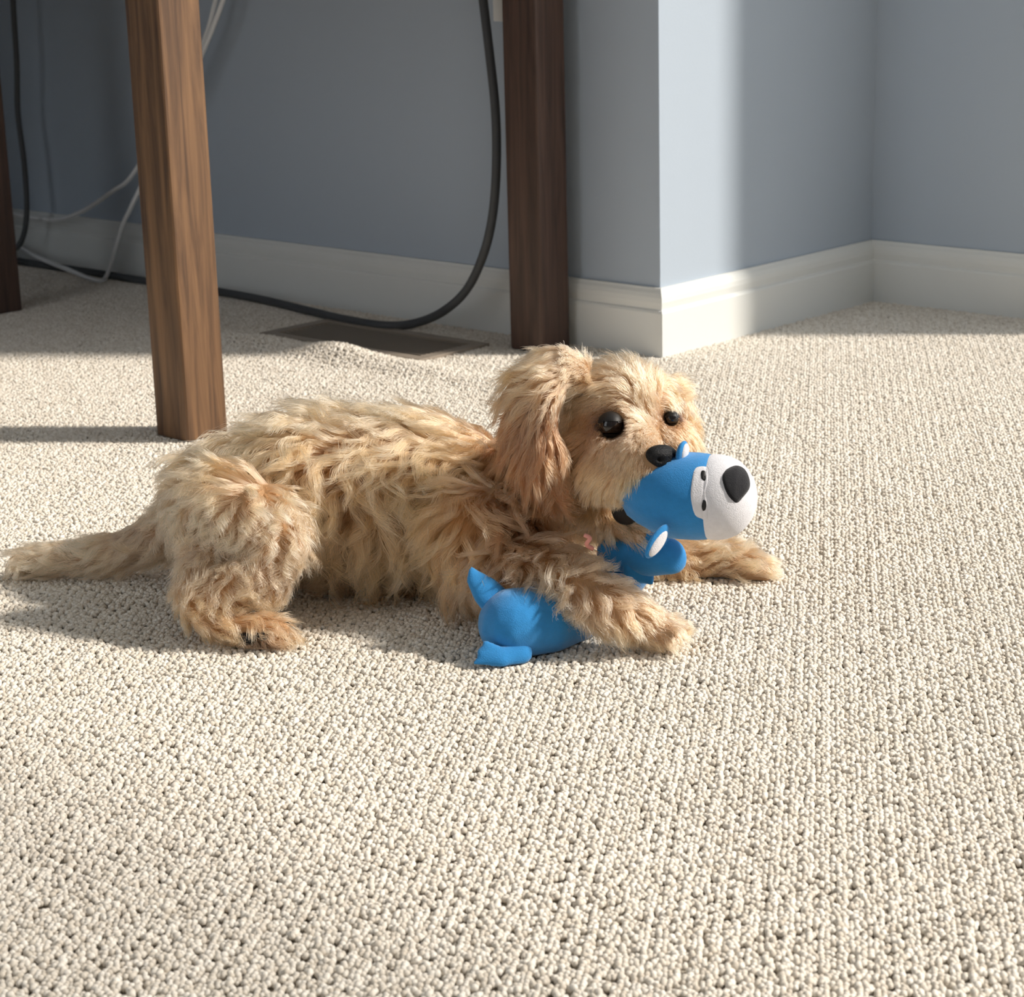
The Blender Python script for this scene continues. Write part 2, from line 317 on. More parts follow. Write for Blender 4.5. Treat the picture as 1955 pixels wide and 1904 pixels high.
# ------------------------------------------------------------------ the puppy: one continuous body grown from overlapping forms
_t = bmesh.new(); bmesh.ops.create_uvsphere(_t, u_segments=12, v_segments=8, radius=1.0); _t.verts.index_update()
BALL_V = np.array([v.co[:] for v in _t.verts]); BALL_F = [[v.index for v in f.verts] for f in _t.faces]; _t.free()
class Blobs:                       # overlapping balls, fused later into one skin
    def __init__(self): self.v = []; self.f = []; self.n = 0
    def add(self, c, radii, ax=None):
        A = np.array([a[:] for a in ax]) if ax else np.eye(3)
        self.v.append((BALL_V*np.array(radii))@A+np.array(c[:])); self.f += [[i+self.n for i in f] for f in BALL_F]; self.n += len(BALL_V)
def mesh_from_remesh(bl, voxel, smooth_it=6, fac=.5):
    tmp = bpy.data.meshes.new('tmp'); tmp.from_pydata(np.concatenate(bl.v).tolist(), [], bl.f); tmp.update(); to = bpy.data.objects.new('tmp', tmp); C.objects.link(to)
    m = to.modifiers.new('r', 'REMESH'); m.mode = 'VOXEL'; m.voxel_size = voxel; m.use_smooth_shade = True
    m2 = to.modifiers.new('s', 'SMOOTH'); m2.factor = fac; m2.iterations = smooth_it
    dg = bpy.context.evaluated_depsgraph_get(); res = bpy.data.meshes.new_from_object(to.evaluated_get(dg))
    bpy.data.objects.remove(to); bpy.data.meshes.remove(tmp); return res
def chain(bm, pts, flat=None, step=.30):       # pts: (u, v, y, radius_px); flat=(axis vector, factor)
    Q = [(at(u, v, y), px(at(u, v, y), r)) for u, v, y, r in pts]
    for (a, ra), (b, rb) in zip(Q, Q[1:]):
        k = max(2, int((b-a).length/(step*min(ra, rb)))+1)
        for i in range(k+1):
            t = i/k; c = a.lerp(b, t); r = ra+(rb-ra)*t
            if flat:
                w = flat[0].normalized(); s = w.cross(Vector((.1, .2, 1))).normalized(); q = w.cross(s)
                bm.add(c, (r*flat[1], r, r), (w, s, q))
            else: bm.add(c, (r, r, r))
def ell_px(bm, u, v, y, ru, rv, ry, roll=0, yaw=0, seg=(24, 16)):
    c = at(u, v, y); q = Matrix.Rotation(yaw, 3, 'Z') @ Matrix.Rotation(roll, 3, 'Y')
    ax = (q @ Vector((1, 0, 0)), q @ Vector((0, 1, 0)), q @ Vector((0, 0, 1)))
    if isinstance(bm, Blobs): bm.add(c, (px(c, ru), px(c, ry), px(c, rv)), ax)
    else: add_ell(bm, c, (px(c, ru), px(c, ry), px(c, rv)), ax, *seg)
    return c
bm = Blobs()
chain(bm, [(430, 985, 1.565, 112), (610, 950, 1.56, 140), (820, 962, 1.56, 142), (985, 985, 1.55, 128), (1075, 1000, 1.535, 98)])
chain(bm, [(1010, 950, 1.55, 110), (1100, 890, 1.525, 88), (1150, 850, 1.51, 80)])                       # neck
ell_px(bm, 1185, 792, 1.492, 104, 100, 100)                                                              # skull
ell_px(bm, 1255, 850, 1.480, 72, 72, 70)                                                                 # far cheek
ell_px(bm, 1135, 870, 1.478, 66, 74, 66)                                                                 # near cheek
chain(bm, [(1190, 848, 1.462, 68), (1215, 878, 1.428, 54), (1240, 886, 1.402, 38)])                       # muzzle
chain(bm, [(1160, 895, 1.450, 48), (1190, 918, 1.415, 32), (1232, 902, 1.398, 24)])                                               # near lip
chain(bm, [(1105, 950, 1.475, 42), (1165, 1000, 1.450, 28), (1222, 1022, 1.420, 18)])                    # lower jaw
ear_n = Vector((-.75, -.62, .2))
chain(bm, [(1105, 715, 1.478, 36), (1066, 702, 1.472, 44), (1024, 748, 1.462, 58), (1018, 822, 1.456, 60), (1045, 890, 1.452, 44)], (ear_n, .26))   # near ear flap
chain(bm, [(1268, 745, 1.515, 24), (1298, 760, 1.52, 30), (1312, 810, 1.53, 34), (1318, 860, 1.535, 26)], (Vector((.9, -.3, .1)), .28))             # far ear flap
chain(bm, [(930, 1010, 1.49, 86), (925, 1080, 1.470, 58), (1040, 1098, 1.428, 48), (1115, 1128, 1.396, 44), (1180, 1165, 1.386, 40), (1230, 1188, 1.388, 35)])             # near foreleg
ell_px(bm, 1260, 1204, 1.390, 44, 30, 40, .35, -.35)
for du, dv, dy in ((18, 8, -.012), (30, 2, -.001), (32, -6, .010), (22, -12, .020)):
    chain(bm, [(1262+du*.3, 1203+dv*.3, 1.390+dy*.5, 23), (1264+du, 1206+dv, 1.387+dy, 17)])                                                       # toes
chain(bm, [(1130, 1060, 1.565, 60), (1260, 1080, 1.57, 42), (1380, 1074, 1.565, 37), (1435, 1086, 1.552, 30), (1458, 1094, 1.548, 23)])            # far foreleg
ell_px(bm, 450, 1010, 1.490, 108, 100, 80, .15)                                                          # thigh
chain(bm, [(480, 1000, 1.475, 84), (530, 1040, 1.452, 50), (505, 1090, 1.445, 52), (395, 1145, 1.438, 36), (385, 1168, 1.434, 32), (455, 1200, 1.424, 28), (520, 1205, 1.420, 26), (535, 1207, 1.419, 22)])
chain(bm, [(420, 1080, 1.47, 70), (390, 1140, 1.445, 46)])
chain(bm, [(520, 1080, 1.61, 70), (640, 1130, 1.60, 34), (722, 1140, 1.560, 20), (748, 1141, 1.557, 16)])  # far hind leg, foot showing under the belly
chain(bm, [(345, 1010, 1.585, 48), (255, 1046, 1.592, 30), (160, 1064, 1.598, 25), (80, 1068, 1.602, 23), (34, 1076, 1.605, 20), (24, 1090, 1.602, 14)])   # tail
body_me = mesh_from_remesh(bm, .0028, 8)
body_me.name = 'body'
puppy = thing('puppy', 'curly golden puppy lying on the carpet chewing a blue plush toy', 'dog', floor_at(740, 1125))
M_SKIN = mat('tan_undercoat', (.40, .24, .13), .9, .1, 60, .2)
body = bpy.data.objects.new('body', body_me); C.objects.link(body); body_me.materials.clear(); body_me.materials.append(M_SKIN); attach(body, puppy)
nv = len(body_me.vertices); co = np.empty(nv*3, np.float32); body_me.vertices.foreach_get('co', co); co = co.reshape(-1, 3)
EYES = ((1166, 811, 24), (1282, 799, 14))
_b = BVHTree.FromPolygons([tuple(c) for c in co.tolist()], [tuple(p.vertices) for p in body_me.polygons])
EYE_C = []
for u, v, r in EYES:                   # eye sockets
    d = Vector(ray(u, v)).normalized(); h = _b.ray_cast(Vector(CAM), d); R = px(h[0], r); c = h[0]+d*(R*.58); EYE_C.append((c, R, d))
    q = co-np.array(c); along = q@np.array(d); perp = np.linalg.norm(q-along[:, None]*np.array(d), axis=1)
    near = (along < R) & (along > -3*R); tgt = np.where(perp < 1.25*R, .15*R+np.clip(perp/R-.9, 0, .35)*-2.2*R, along)
    mv = near & (perp < 1.25*R) & (tgt > along); co[mv] += (np.array(d)[None, :]*(tgt-along)[:, None])[mv].astype(np.float32)
co[:, 2] = np.maximum(co[:, 2], .001); body_me.vertices.foreach_set('co', co.ravel()); body_me.update()
body_me.calc_loop_triangles(); nt_ = len(body_me.loop_triangles)
tri = np.empty(nt_*3, np.int32); body_me.loop_triangles.foreach_get('vertices', tri); tri = tri.reshape(-1, 3)
vn = np.empty(nv*3, np.float32); body_me.vertex_normals.foreach_get('vector', vn); vn = vn.reshape(-1, 3)
bvh = BVHTree.FromPolygons([tuple(c) for c in co.tolist()], tri.tolist())

def surf(u, v):                      # where the line of sight through a pixel meets the body
    d = Vector(ray(u, v)).normalized(); h = bvh.ray_cast(Vector(CAM), d); return h[0], h[1], d

# eyes, nose, mouth
M_EYE = mat('dark_brown_eye', (.012, .007, .005), .06, .6); M_LID = mat('dark_eyelid_skin', (.012, .010, .010), .5, .3)
M_NOSE = mat('black_nose_leather', (.008, .008, .009), .55, .22, 0, 0, .5, 900)
M_MOUTH = mat('mouth_shade_black', (.012, .008, .008), .5, .3)
for c, R, d in EYE_C:
    n_ = -d
    bm = bmesh.new(); add_ell(bm, c, (R, R, R), None, 28, 18); e = obj('eye', bm, M_EYE, puppy)
    nn = (-d*.8+n_*.4).normalized(); s = nn.cross(Z).normalized(); t = s.cross(nn)
    for lo, hi, nm in ((.16, 1.2, 'upper_eyelid'), (-1.2, -.62, 'lower_eyelid')):
        bm = bmesh.new(); vv = add_ell(bm, Vector((0, 0, 0)), (1, 1, 1), None, 32, 24)
        bmesh.ops.delete(bm, geom=[w for w in vv if not (lo < w.co.z+.10*w.co.x*w.co.x < hi)], context='VERTS')
        for w in bm.verts: w.co = c+(s*w.co.x+t*w.co.z-nn*w.co.y)*R*1.07
        obj(nm, bm, M_LID, e)
h, n_, d = surf(1262, 872); R = px(h, 1); ncen = h+d*R*6
bm = bmesh.new(); vv = add_ell(bm, Vector((0, 0, 0)), (1, 1, 1), None, 36, 24)
nr = Matrix.Rotation(math.radians(38), 3, 'Z') @ Matrix.Rotation(math.radians(8), 3, 'Y')
for w in vv:
    x, y, z = w.co
    wid = 34*(1.0+.16*z); p = Vector((x*wid, y*24, z*23+(.12*x*x*10)))
    for sx in (-1, 1):
        q = Vector((x-sx*.50, z+.12)); 
        if y < 0: p.y += 12*math.exp(-(q.x**2/.030+q.y**2/.045))
    if y < 0: p.y += 4*math.exp(-x*x/.006)*(1 if z < .2 else .3)
    w.co = nr @ (p*R)+ncen
obj('nose', bm, M_NOSE, puppy)
bm = bmesh.new(); ell_px(bm, 1198, 972, 1.424, 30, 32, 20, .6); obj('mouth', bm, M_MOUTH, puppy)  # near-black ball painted as the shade inside the open mouth
for u, v, y, r in ((470, 1220, 1.413, 16), (500, 1215, 1.409, 11)):
    bm = bmesh.new(); ell_px(bm, u, v, y, r*1.25, r*.8, r*.7, .2, 0, (14, 10)); obj('paw_pad', bm, M_LID, puppy)

# coat: control points (u, v, flow x, flow y, flow z, length cm, wave mm, lift deg, tint)
# tint 0 golden, 1 pale cream, 2 reddish gold darkened to paint in the ear's shade, 3 dusky grey cream, 4 near black rim
FC = [(420, 860, -.9, 0, -.5, 2.4, 3.0, 38, .5), (520, 800, -.8, .2, .15, 3.2, 3.6, 40, .6), (640, 790, -.7, .3, .25, 3.2, 3.6, 42, .7), (760, 800, -.8, .3, .1, 3.4, 3.6, 40, .7),
      (860, 830, -.8, .2, -.1, 3.4, 3.4, 36, .5), (930, 880, -.5, 0, -.6, 3.4, 3.2, 32, .1), (360, 950, -.5, 0, -.9, 2.0, 2.6, 26, .8), (330, 1020, -.5, 0, -.8, 1.7, 2.0, 26, 2.9),
      (470, 900, -.4, -.1, -.8, 3.2, 3.6, 36, .3), (600, 880, -.3, -.2, -.8, 3.4, 3.8, 36, .2), (720, 880, -.2, -.2, -.9, 3.4, 3.8, 36, .3), (830, 900, -.3, -.2, -.9, 3.4, 3.8, 34, .2),
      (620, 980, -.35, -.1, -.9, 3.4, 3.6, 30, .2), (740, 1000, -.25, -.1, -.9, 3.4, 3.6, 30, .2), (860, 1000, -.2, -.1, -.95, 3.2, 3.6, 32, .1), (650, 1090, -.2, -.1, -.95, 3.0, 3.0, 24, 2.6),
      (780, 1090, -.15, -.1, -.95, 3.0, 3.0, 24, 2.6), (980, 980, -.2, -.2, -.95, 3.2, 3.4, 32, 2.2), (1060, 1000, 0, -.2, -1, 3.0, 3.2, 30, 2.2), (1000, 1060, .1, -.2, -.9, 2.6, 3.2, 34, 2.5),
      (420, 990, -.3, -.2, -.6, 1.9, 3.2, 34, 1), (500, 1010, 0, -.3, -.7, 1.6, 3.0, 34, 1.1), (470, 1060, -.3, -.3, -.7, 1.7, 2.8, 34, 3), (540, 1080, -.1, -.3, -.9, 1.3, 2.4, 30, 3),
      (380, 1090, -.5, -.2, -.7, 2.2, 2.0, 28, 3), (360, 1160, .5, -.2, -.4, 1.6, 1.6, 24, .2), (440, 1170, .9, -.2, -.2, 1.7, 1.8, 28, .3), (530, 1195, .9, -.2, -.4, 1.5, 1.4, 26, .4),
      (290, 1040, -.9, 0, -.4, 2.6, 1.6, 20, 3), (200, 1070, -1, 0, -.1, 2.2, 1.4, 24, .8), (90, 1072, -1, 0, -.1, 2.0, 1.2, 26, .9), (25, 1090, .2, -.3, -1, 1.5, 1.0, 20, .9),  # tail tint lightened to offset the shadow the dog casts on it
      # head
      (1200, 690, -.2, .5, .5, 1.7, 1.2, 30, .6), (1130, 700, -.8, .1, .2, 1.8, 1.2, 22, .5), (1270, 700, .7, .3, .2, 1.7, 1.2, 26, .5), (1225, 745, -.1, -.2, .6, 1.5, 1.2, 34, .5), (1130, 760, -.8, -.1, -.2, 1.7, 1.4, 30, .5),
      (1170, 768, -.65, -.35, -.20, 1.3, .8, 32, .4), (1290, 765, .7, -.2, .1, 1.2, .8, 30, .3), (1225, 800, -.1, -.2, .8, 1.3, .6, 34, .5), (1105, 820, -.9, -.1, -.4, 1.7, 1.4, 26, .2), (1190, 845, -.5, -.2, -.5, 1.0, .6, 24, 1.2),
      (1330, 800, .7, .1, -.5, 1.7, 1.2, 30, 0), (1300, 840, .7, -.1, -.4, 1.2, 1.0, 30, 0), (1235, 840, .1, -.4, .2, .8, .5, 30, .9), (1130, 890, -.4, -.2, -.8, 2.0, 1.6, 26, .2), (1190, 890, -.55, -.2, -.75, 1.5, 1.0, 26, .1),
      (1225, 905, -.35, -.3, -.85, 1.3, .8, 24, .2), (1160, 935, -.35, -.2, -.9, 1.1, .8, 20, .1), (1110, 970, .2, -.2, -.8, 1.6, 1.4, 24, .2), (1200, 1015, .8, -.2, -.5, 1.0, .6, 20, .7), (1090, 920, -.4, -.1, -.9, 2.2, 2.0, 28, 2.2),
      # near ear
      (1100, 685, -1, -.1, -.25, 1.2, .6, 6, .6), (1085, 690, -.9, -.1, -.15, 1.8, 1.2, 12, .8), (1030, 700, -.9, -.1, -.5, 2.4, 1.4, 12, .2), (985, 770, -.4, -.1, -.9, 2.8, 1.6, 12, 2), (990, 850, .2, -.1, -1, 3.0, 1.6, 10, 2), (1040, 900, .3, -.1, -1, 2.6, 1.6, 10, 2), (1065, 800, .1, -.1, -1, 2.4, 1.4, 10, 2),
      (1320, 720, .8, .1, -.4, 1.8, 1.2, 26, .6),
      # forelegs
      (920, 1080, .2, -.3, -.9, 2.2, 3.0, 36, 2.6), (1040, 1100, .5, -.3, -.4, 2.2, 3.0, 42, 3), (1130, 1130, .5, -.3, -.6, 2.0, 2.2, 36, 2.9), (1180, 1190, .3, -.3, -.9, 1.8, 1.2, 24, .3), (1240, 1190, .9, -.3, -.4, 1.2, .8, 24, .5), (1280, 1215, .8, -.3, -.5, .9, .5, 20, .6),
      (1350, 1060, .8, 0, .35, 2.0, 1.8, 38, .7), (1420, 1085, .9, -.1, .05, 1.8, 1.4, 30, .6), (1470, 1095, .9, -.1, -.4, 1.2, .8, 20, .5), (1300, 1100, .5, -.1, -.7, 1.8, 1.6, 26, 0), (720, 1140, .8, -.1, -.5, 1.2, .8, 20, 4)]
FC = np.array(FC)
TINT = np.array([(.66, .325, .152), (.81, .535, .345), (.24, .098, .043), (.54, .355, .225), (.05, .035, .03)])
def tint_at(t):
    t = np.clip(t, 0, 4)          # fractional values blend neighbours 0>1 and 2>3 pairs
    i = np.floor(t).astype(int); f = (t-i)[:, None]; j = np.minimum(i+1, 4)
    j = np.where(i == 1, 0, j); j = np.where(i == 3, 1, j)
    return TINT[i]*(1-f)+TINT[j]*f
FC_T = tint_at(FC[:, 8])
def sample(n, wt):
    a = co[tri[:, 0]]; b = co[tri[:, 1]]; c = co[tri[:, 2]]; ar = np.linalg.norm(np.cross(b-a, c-a), axis=1)*wt
    k = rng.choice(len(tri), n, p=ar/ar.sum()); r1 = np.sqrt(rng.random(n))[:, None]; r2 = rng.random(n)[:, None]
    w = (1-r1, r1*(1-r2), r1*r2)
    P = w[0]*a[k]+w[1]*b[k]+w[2]*c[k]; Nn = w[0]*vn[tri[k, 0]]+w[1]*vn[tri[k, 1]]+w[2]*vn[tri[k, 2]]
    return P, Nn/np.linalg.norm(Nn, axis=1)[:, None]
def norm(v): return v/np.maximum(np.linalg.norm(v, axis=1), 1e-9)[:, None]
tc_ = (co[tri[:, 0]]+co[tri[:, 1]]+co[tri[:, 2]])/3; tn_ = norm(np.cross(co[tri[:, 1]]-co[tri[:, 0]], co[tri[:, 2]]-co[tri[:, 0]]))
facing = np.einsum('ij,ij->i', tn_, norm(CAM-tc_))
wt = np.where(facing > -.25, 1.0, .38); wt[(tc_[:, 2] < .004)] = 0.02
tu, tv = project(tc_)
wt *= np.where((tu > 920) & (tu < 1370) & (tv < 1010), 2.1, 1.0)
NG, NC, NP = 6200, 27, 13
def field(P, Nn):
    u, v = project(P); d2 = (u[:, None]-FC[None, :, 0])**2+(v[:, None]-FC[None, :, 1])**2
    w = 1/(d2+900)**2; w /= w.sum(1, keepdims=True)
    flow = w@FC[:, 2:5]; L_, wav, lift, col = w@FC[:, 5], w@FC[:, 6], w@FC[:, 7], w@FC_T
    return u, v, flow, L_*.01, wav*.0012, np.radians(lift), col
G, GN = sample(NG, wt); gu, gv, flow, L_, wav, lift, gcol = field(G, GN)
bodyf = np.clip(1-np.maximum(np.abs(gu-700)-330, 0)/60-np.maximum(gv-1090, 0)/30, 0, 1)*np.clip(((gu-450)/150)**2+((gv-1070)/125)**2-.9, 0, 1); L_ = L_*(1+.35*bodyf); wav = wav*(1+.30*bodyf)
L_ = np.where((gu > 1082) & (gu < 1128) & (gv < 725), L_*.55, L_)
jit = np.array([noise.noise_vector(Vector(p)*38) for p in G.tolist()])
flow = norm(flow)+jit*.55; T = norm(flow-np.einsum('ij,ij->i', flow, GN)[:, None]*GN); B = np.cross(GN, T)
L_ = L_*rng.uniform(.95, 1.45, NG); ts = np.linspace(0, 1, NP); nz = np.array([noise.noise_vector(Vector(p)*55+Vector((9, 3, 5))) for p in G.tolist()]); ph = nz[:, 0]*7+rng.normal(0, .5, NG); kf = 1.35-.15*bodyf+.6*nz[:, 1]+rng.uniform(-.25, .5, NG); hand = np.where(nz[:, 2]+rng.normal(0, .12, NG) > 0, 1., -1.)
gface = (np.abs(gu-1225) < 130) & (np.abs(gv-840) < 180); wav = np.where(gface, wav*.55, wav); path = np.zeros((NG, NP, 3)); cur = G.copy()
bend = (nz[:, 1]*1.6+rng.normal(0, .28, NG))*np.clip(wav/.0030, 0, 1)
for k in range(NP):
    t = ts[k]; path[:, k] = cur
    lf = lift*(1-t)**1.2+np.radians(3)*t; az = bend*t*1.6
    dirv = (T*np.cos(az)[:, None]+B*np.sin(az)[:, None])*np.cos(lf)[:, None]+GN*np.sin(lf)[:, None]
    dirv = dirv+np.array([0, 0, -.22])*t
    cur = cur+norm(dirv)*(L_/(NP-1))[:, None]
env = np.sin(np.clip(ts*1.25, 0, 1)*math.pi/2)
ang_ = ph[:, None]+kf[:, None]*6.28*ts[None, :]*hand[:, None]
osc = (np.sin(ang_)-np.sin(ph)[:, None])*env[None, :]; osc2 = (np.cos(ang_)-np.cos(ph)[:, None])*env[None, :]
path += B[:, None, :]*(wav[:, None]*osc)[:, :, None]*.9+GN[:, None, :]*(np.abs(wav[:, None]*osc2))[:, :, None]*.45
# strands gather round the lock guides
NS = NG*NC
S, SN = sample(NS, wt)
su, sv = project(S)
from mathutils.kdtree import KDTree
kd = KDTree(NG)
for i, p in enumerate(G.tolist()): kd.insert(p, i)
kd.balance()
own = np.array([kd.find(p)[1] for p in S.tolist()])
ok = np.einsum('ij,ij->i', SN, GN[own]) > .25
for u, v, r in EYES: ok &= ~(((su-u)**2+((sv-v)*1.15)**2) < (r*.92)**2)
ok &= ~(((su-1262)/33)**2+((sv-872)/24)**2 < 1)
ok &= ~(((su-1200)/26)**2+((sv-972)/26)**2 < 1)
S, SN, own, su, sv = S[ok], SN[ok], own[ok], su[ok], sv[ok]; NS = len(S)
rel = path[own]-G[own][:, None, :]; offs = S-G[own]
face_ = np.clip(1-(np.maximum(np.abs(su-1225)-120, 0)/25+np.maximum(np.abs(sv-840)-170, 0)/25), 0, 1); ln = rng.uniform(.70, 1.08, NS)
eyed = np.ones(NS)
for u, v, r in EYES:
    dd = np.sqrt((su-u)**2+(sv-v)**2); eyed = np.minimum(eyed, np.clip((dd-r*.7)/(r*2.4), .20, 1))
dd = np.sqrt(((su-1262)/1.2)**2+(sv-872)**2); eyed = np.minimum(eyed, np.clip((dd-18)/40, .22, 1))
ln *= eyed
cl = (ts**.8)[None, :, None]*(np.clip(rng.uniform(.32, .78, NS)+.10*bodyf[own], 0, .9)*(1-.55*face_))[:, None, None]
strands = S[:, None, :]+rel*ln[:, None, None]-offs[:, None, :]*cl*np.minimum(1, eyed)[:, None, None]
fz_ = rng.normal(0, 1, (NS, 3)); fz2 = rng.normal(0, 1, (NS, 3)); ff = rng.uniform(3, 9, NS)
strands += (fz_[:, None, :]*ts[None, :, None]*.0011+fz2[:, None, :]*(np.sin(ts[None, :]*ff[:, None])*ts[None, :])[:, :, None]*.0007)*np.minimum(1, ln*1.1)[:, None, None]
strands[:, :, 2] = np.maximum(strands[:, :, 2], .0012+.002*rng.random(NS)[:, None])
col = gcol[own]*(1+rng.normal(0, .10, (NS, 1)))*(1+(jit[own][:, :1])*.25)
for u, v, r in EYES:
    dd = np.sqrt(((su-u)/1.15)**2+(sv-v)**2); k = np.clip(1-(dd-r*.9)/(r*.85), 0, 1)[:, None]; col = col*(1-k)+np.array([.03, .02, .018])*k
pad = np.clip(1-np.sqrt(((su-480)/48)**2+((sv-1222)/20)**2)*.8, 0, 1)[:, None]; col = col*(1-pad)+np.array([.07, .05, .04])*pad
stain = (np.exp(-((su-1205)/16)**2-((sv-842)/18)**2))[:, None]*.45; col = col*(1-stain)+np.array([.22, .12, .07])*stain
hc = bpy.data.hair_curves.new('coat'); hc.add_curves([NP]*NS)
hc.attributes['position'].data.foreach_set('vector', strands.astype(np.float32).ravel())
rad = (np.interp(ts, [0, .5, .85, 1], [.00014, .00014, .00010, .00003])[None, :]*rng.uniform(.8, 1.25, NS)[:, None]).astype(np.float32)
(hc.attributes.get('radius') or hc.attributes.new('radius', 'FLOAT', 'POINT')).data.foreach_set('value', rad.ravel())
ca_ = hc.attributes.new('fur_colour', 'FLOAT_COLOR', 'CURVE'); ca_.data.foreach_set('color', np.concatenate([np.clip(col*np.minimum(1, .92/col.max(1, keepdims=True)), .005, .92), np.ones((NS, 1))], 1).astype(np.float32).ravel())
M_FUR = bpy.data.materials.new('golden_fur'); M_FUR.use_nodes = True; nt = M_FUR.node_tree; nt.nodes.clear(); N = nt.nodes.new; L = nt.links.new
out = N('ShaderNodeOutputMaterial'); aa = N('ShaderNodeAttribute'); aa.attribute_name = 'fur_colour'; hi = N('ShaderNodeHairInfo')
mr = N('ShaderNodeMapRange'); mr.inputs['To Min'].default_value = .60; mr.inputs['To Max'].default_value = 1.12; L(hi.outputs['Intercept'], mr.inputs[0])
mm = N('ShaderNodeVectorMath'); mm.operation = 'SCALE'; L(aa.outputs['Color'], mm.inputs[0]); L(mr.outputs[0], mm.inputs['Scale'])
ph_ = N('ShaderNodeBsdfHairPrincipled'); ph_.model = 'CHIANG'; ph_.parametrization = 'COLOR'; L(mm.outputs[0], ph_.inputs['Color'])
ph_.inputs['Roughness'].default_value = .42; ph_.inputs['Radial Roughness'].default_value = .75; ph_.inputs['Coat'].default_value = 0.0
L(ph_.outputs[0], out.inputs[0])
hc.materials.append(M_FUR)
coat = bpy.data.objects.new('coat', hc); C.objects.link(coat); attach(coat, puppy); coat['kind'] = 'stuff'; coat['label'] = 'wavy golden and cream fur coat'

# ------------------------------------------------------------------ plush toy in the mouth and under the foreleg
def cloth(name, col, s=1300): return mat(name, col, .9, .1, 260, .10, .35, s, .35)
M_BLUE = cloth('blue_terry_cloth', (.030, .235, .56)); M_WHITE = cloth('white_terry_cloth', (.74, .73, .77)); M_BLK = cloth('black_terry_cloth', (.012, .012, .015))
M_THREAD = mat('black_thread', (.012, .011, .012), .5, .3); M_PINK = mat('pink_ribbon', (.75, .32, .27), .7)
toy = thing('plush_toy', 'blue plush toy with white muzzle and black nose held by the puppy', 'toy', floor_at(1060, 1235))
YT = 1.402
hc0 = at(1292, 946, YT); Ru = px(hc0, 1)
AXX, AXY, AXZ = Vector((1, 0, 0)), Vector((0, 1, 0)), Vector((0, 0, 1))
# head: one profile turned about a roughly horizontal axis, the blue back and the white muzzle meeting at a seam
hax = Vector((.965, -.26, .0)).normalized(); hup = (AXZ-hax*AXZ.dot(hax)).normalized(); hsd = hax.cross(hup)
prof_h = [(-108, 0), (-104, 22), (-92, 42), (-70, 60), (-45, 73), (-15, 82), (10, 84), (40, 84), (60, 82), (64, 80)]
prof_m = [(63, 80.5), (68, 82), (82, 82), (100, 79), (118, 71), (134, 56), (146, 38), (152, 18), (153.5, 0)]
def lathe(bm, prof, seg=40, wob=None):
    rings = []
    for k, (x, r) in enumerate(prof):
        if r == 0: rings.append([bm.verts.new(hc0+hax*(x*Ru))]); continue
        row = []
        for i in range(seg):
            a = 2*math.pi*i/seg; rr = r+(wob(x, a) if wob else 0)
            row.append(bm.verts.new(hc0+hax*(x*Ru)+(hup*math.cos(a)*1.0+hsd*math.sin(a)*.94)*rr*Ru))
        rings.append(row)
    for a, b in zip(rings, rings[1:]):
        for i in range(seg):
            if len(a) == 1: bm.faces.new((a[0], b[i], b[(i+1) % seg]))
            elif len(b) == 1: bm.faces.new((a[i], b[0], a[(i+1) % seg]))
            else: bm.faces.new((a[i], b[i], b[(i+1) % seg], a[(i+1) % seg]))
bm = bmesh.new(); lathe(bm, prof_h, 48, lambda x, a: 3.0*math.sin(a*5+x*.05)*max(0, (10-x)/110)+1.5*math.sin(a*11)*max(0, (0-x)/100)); head = obj('head', bm, M_BLUE, toy)
bm = bmesh.new(); lathe(bm, prof_m, 48); muz = obj('muzzle', bm, M_WHITE, toy)
_hv, _hf = [], []
for o in (head, muz):
    k0 = len(_hv); _hv += [v.co.copy() for v in o.data.vertices]; _hf += [[i+k0 for i in p.vertices] for p in o.data.polygons]
toy_bvh = BVHTree.FromPolygons(_hv, _hf)
def felt(name, m, parent, u0, v0, pts, lift, rings=7):          # sewn-on felt piece with rolled edge, lying on the head's surface
    def on(u, v, l):
        h, n2, _, _ = toy_bvh.ray_cast(Vector(CAM), Vector(ray(u, v)).normalized())
        if n2.dot(Vector(ray(u, v))) > 0: n2 = -n2
        return h+n2*(l*Ru)
    bm = bmesh.new(); c = bm.verts.new(on(u0, v0, lift)); prev = None
    for k in range(1, rings+1):
        q = k/rings; l = lift if k < rings-1 else (lift*.8 if k == rings-1 else -1.5); q = q if k < rings else 1.0
        row = [bm.verts.new(on(u0+du*q, v0+dv*q, l)) for du, dv in pts]
        for i in range(len(row)):
            j = (i+1) % len(row)
            if prev is None: bm.faces.new((c, row[i], row[j]))
            else: bm.faces.new((prev[i], row[i], row[j], prev[j]))
        prev = row
    return obj(name, bm, m, parent)
def closed(pts, n=6):
    P = [Vector((*p, 0)) for p in pts]; N_ = len(P); out_ = []
    for i in range(N_):
        a, b_, c, e = P[i-1], P[i], P[(i+1) % N_], P[(i+2) % N_]
        for k in range(n):
            t = k/n; w = .5*((2*b_)+(c-a)*t+(2*a-5*b_+4*c-e)*t*t+(3*b_-a-3*c+e)*t**3); out_.append((w.x, w.y))
    return out_
eyep = felt('eye_patch', M_WHITE, toy, 1336, 941, closed([(-10, -50), (4, -56), (15, -52), (17, -28), (12, 0), (16, 28), (16, 54), (4, 55), (-10, 46), (-17, 22), (-19, 0), (-16, -28)]), 1.2)
felt('eye', M_THREAD, eyep, 1343, 909, closed([(-5, -10), (2, -12), (6, -2), (6, 9), (1, 12), (-5, 5)]), 2.4, 4)
felt('eye', M_THREAD, eyep, 1344, 965, closed([(-2, -12), (4, -11), (6, 0), (3, 11), (-3, 12), (-6, 2)]), 2.4, 4)
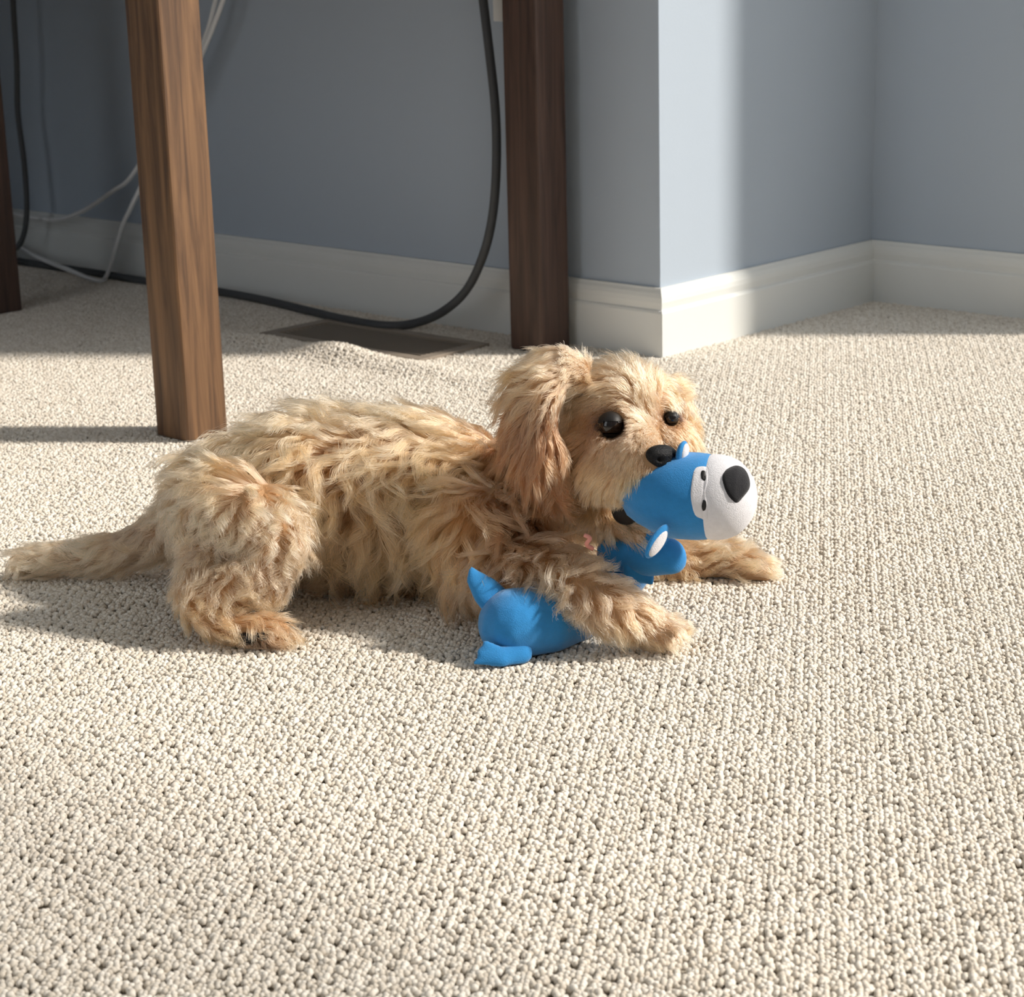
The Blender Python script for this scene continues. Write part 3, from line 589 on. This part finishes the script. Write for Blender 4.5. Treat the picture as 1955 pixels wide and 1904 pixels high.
felt('nose', M_BLK, muz, 1405, 925, closed([(-14, -33), (2, -38), (18, -30), (27, -10), (27, 8), (14, 26), (2, 37), (-10, 29), (-20, 14), (-27, -8), (-24, -24)]), 4.5)
# ears: small cups, blue outside, pale inside
def ear(u, v, y, d, wide, length, face):
    c = at(u, v, y); d = d.normalized(); f = (face-d*face.dot(d)).normalized(); s = d.cross(f); r = px(c, 1)
    bm = bmesh.new(); add_ell(bm, c+d*(length*.5*r), (wide*r, length*.62*r, 9*r), (s, d, f), 20, 14); e = obj('ear', bm, M_BLUE, toy)
    bm = bmesh.new(); add_ell(bm, c+d*(length*.55*r)+f*(5*r), (wide*.72*r, length*.48*r, 6.5*r), (s, d, f), 18, 12); obj('inner_ear', bm, M_WHITE, e)
ear(1299, 884, 1.398, Vector((.15, -.1, 1)), 20, 40, Vector((.85, -.5, .1)))
ear(1272, 1008, 1.372, Vector((-.62, -.35, -.8)), 19, 62, Vector((.65, -.75, -.1)))
# body: stuffed tube under the foreleg, feet at the far end, arm by the chest
bm = Blobs()
chain(bm, [(980, 1192, 1.392, 70), (1040, 1185, 1.402, 68), (1110, 1165, 1.425, 56), (1175, 1125, 1.452, 42), (1220, 1075, 1.448, 38), (1245, 1030, 1.428, 40)], None, .2)
me_t = mesh_from_remesh(bm, .0022, 10); me_t.name = 'toy_body'
cz = np.empty(len(me_t.vertices)*3, np.float32); me_t.vertices.foreach_get('co', cz); cz[2::3] = np.maximum(cz[2::3], .0008); me_t.vertices.foreach_set('co', cz); me_t.update()
tb = bpy.data.objects.new('toy_body', me_t); C.objects.link(tb); me_t.materials.clear(); me_t.materials.append(M_BLUE); attach(tb, toy)
def limb(name, spec, flat_ax, fac, vox=.0018):
    bm = Blobs()
    for sp in (spec if isinstance(spec[0], list) else [spec]): chain(bm, sp, (flat_ax, fac), .2)
    m_ = mesh_from_remesh(bm, vox, 6); m_.name = name
    c_ = np.empty(len(m_.vertices)*3, np.float32); m_.vertices.foreach_get('co', c_); c_[2::3] = np.maximum(c_[2::3], .0008); m_.vertices.foreach_set('co', c_); m_.update()
    o = bpy.data.objects.new(name, m_); C.objects.link(o); m_.materials.clear(); m_.materials.append(M_BLUE); attach(o, toy); return o
limb('foot', [(958, 1160, 1.400, 34), (930, 1132, 1.400, 32), (908, 1108, 1.402, 20), (901, 1091, 1.403, 10)], Vector((.55, -.75, .3)), .55)
limb('foot', [[(995, 1246, 1.370, 24), (958, 1254, 1.364, 20), (926, 1227, 1.367, 7)], [(958, 1256, 1.363, 20), (907, 1265, 1.360, 6)], [(945, 1252, 1.364, 20), (922, 1247, 1.364, 14)]], Vector((.2, -.7, .6)), .55)
limb('arm', [(1170, 1056, 1.445, 34), (1240, 1062, 1.428, 40), (1276, 1062, 1.420, 36), (1284, 1068, 1.418, 30)], Vector((.2, -.95, .2)), .55)
limb('arm', [(1215, 1085, 1.430, 30), (1240, 1104, 1.425, 12), (1244, 1116, 1.422, 5)], Vector((.3, -.9, .2)), .5)
bm = bmesh.new(); tube(bm, spline([at(1132, 1048, 1.400), at(1120, 1040, 1.398), at(1126, 1028, 1.396), at(1116, 1022, 1.398)], 6), .0016, 8); obj('ribbon_tag', bm, M_PINK, toy)
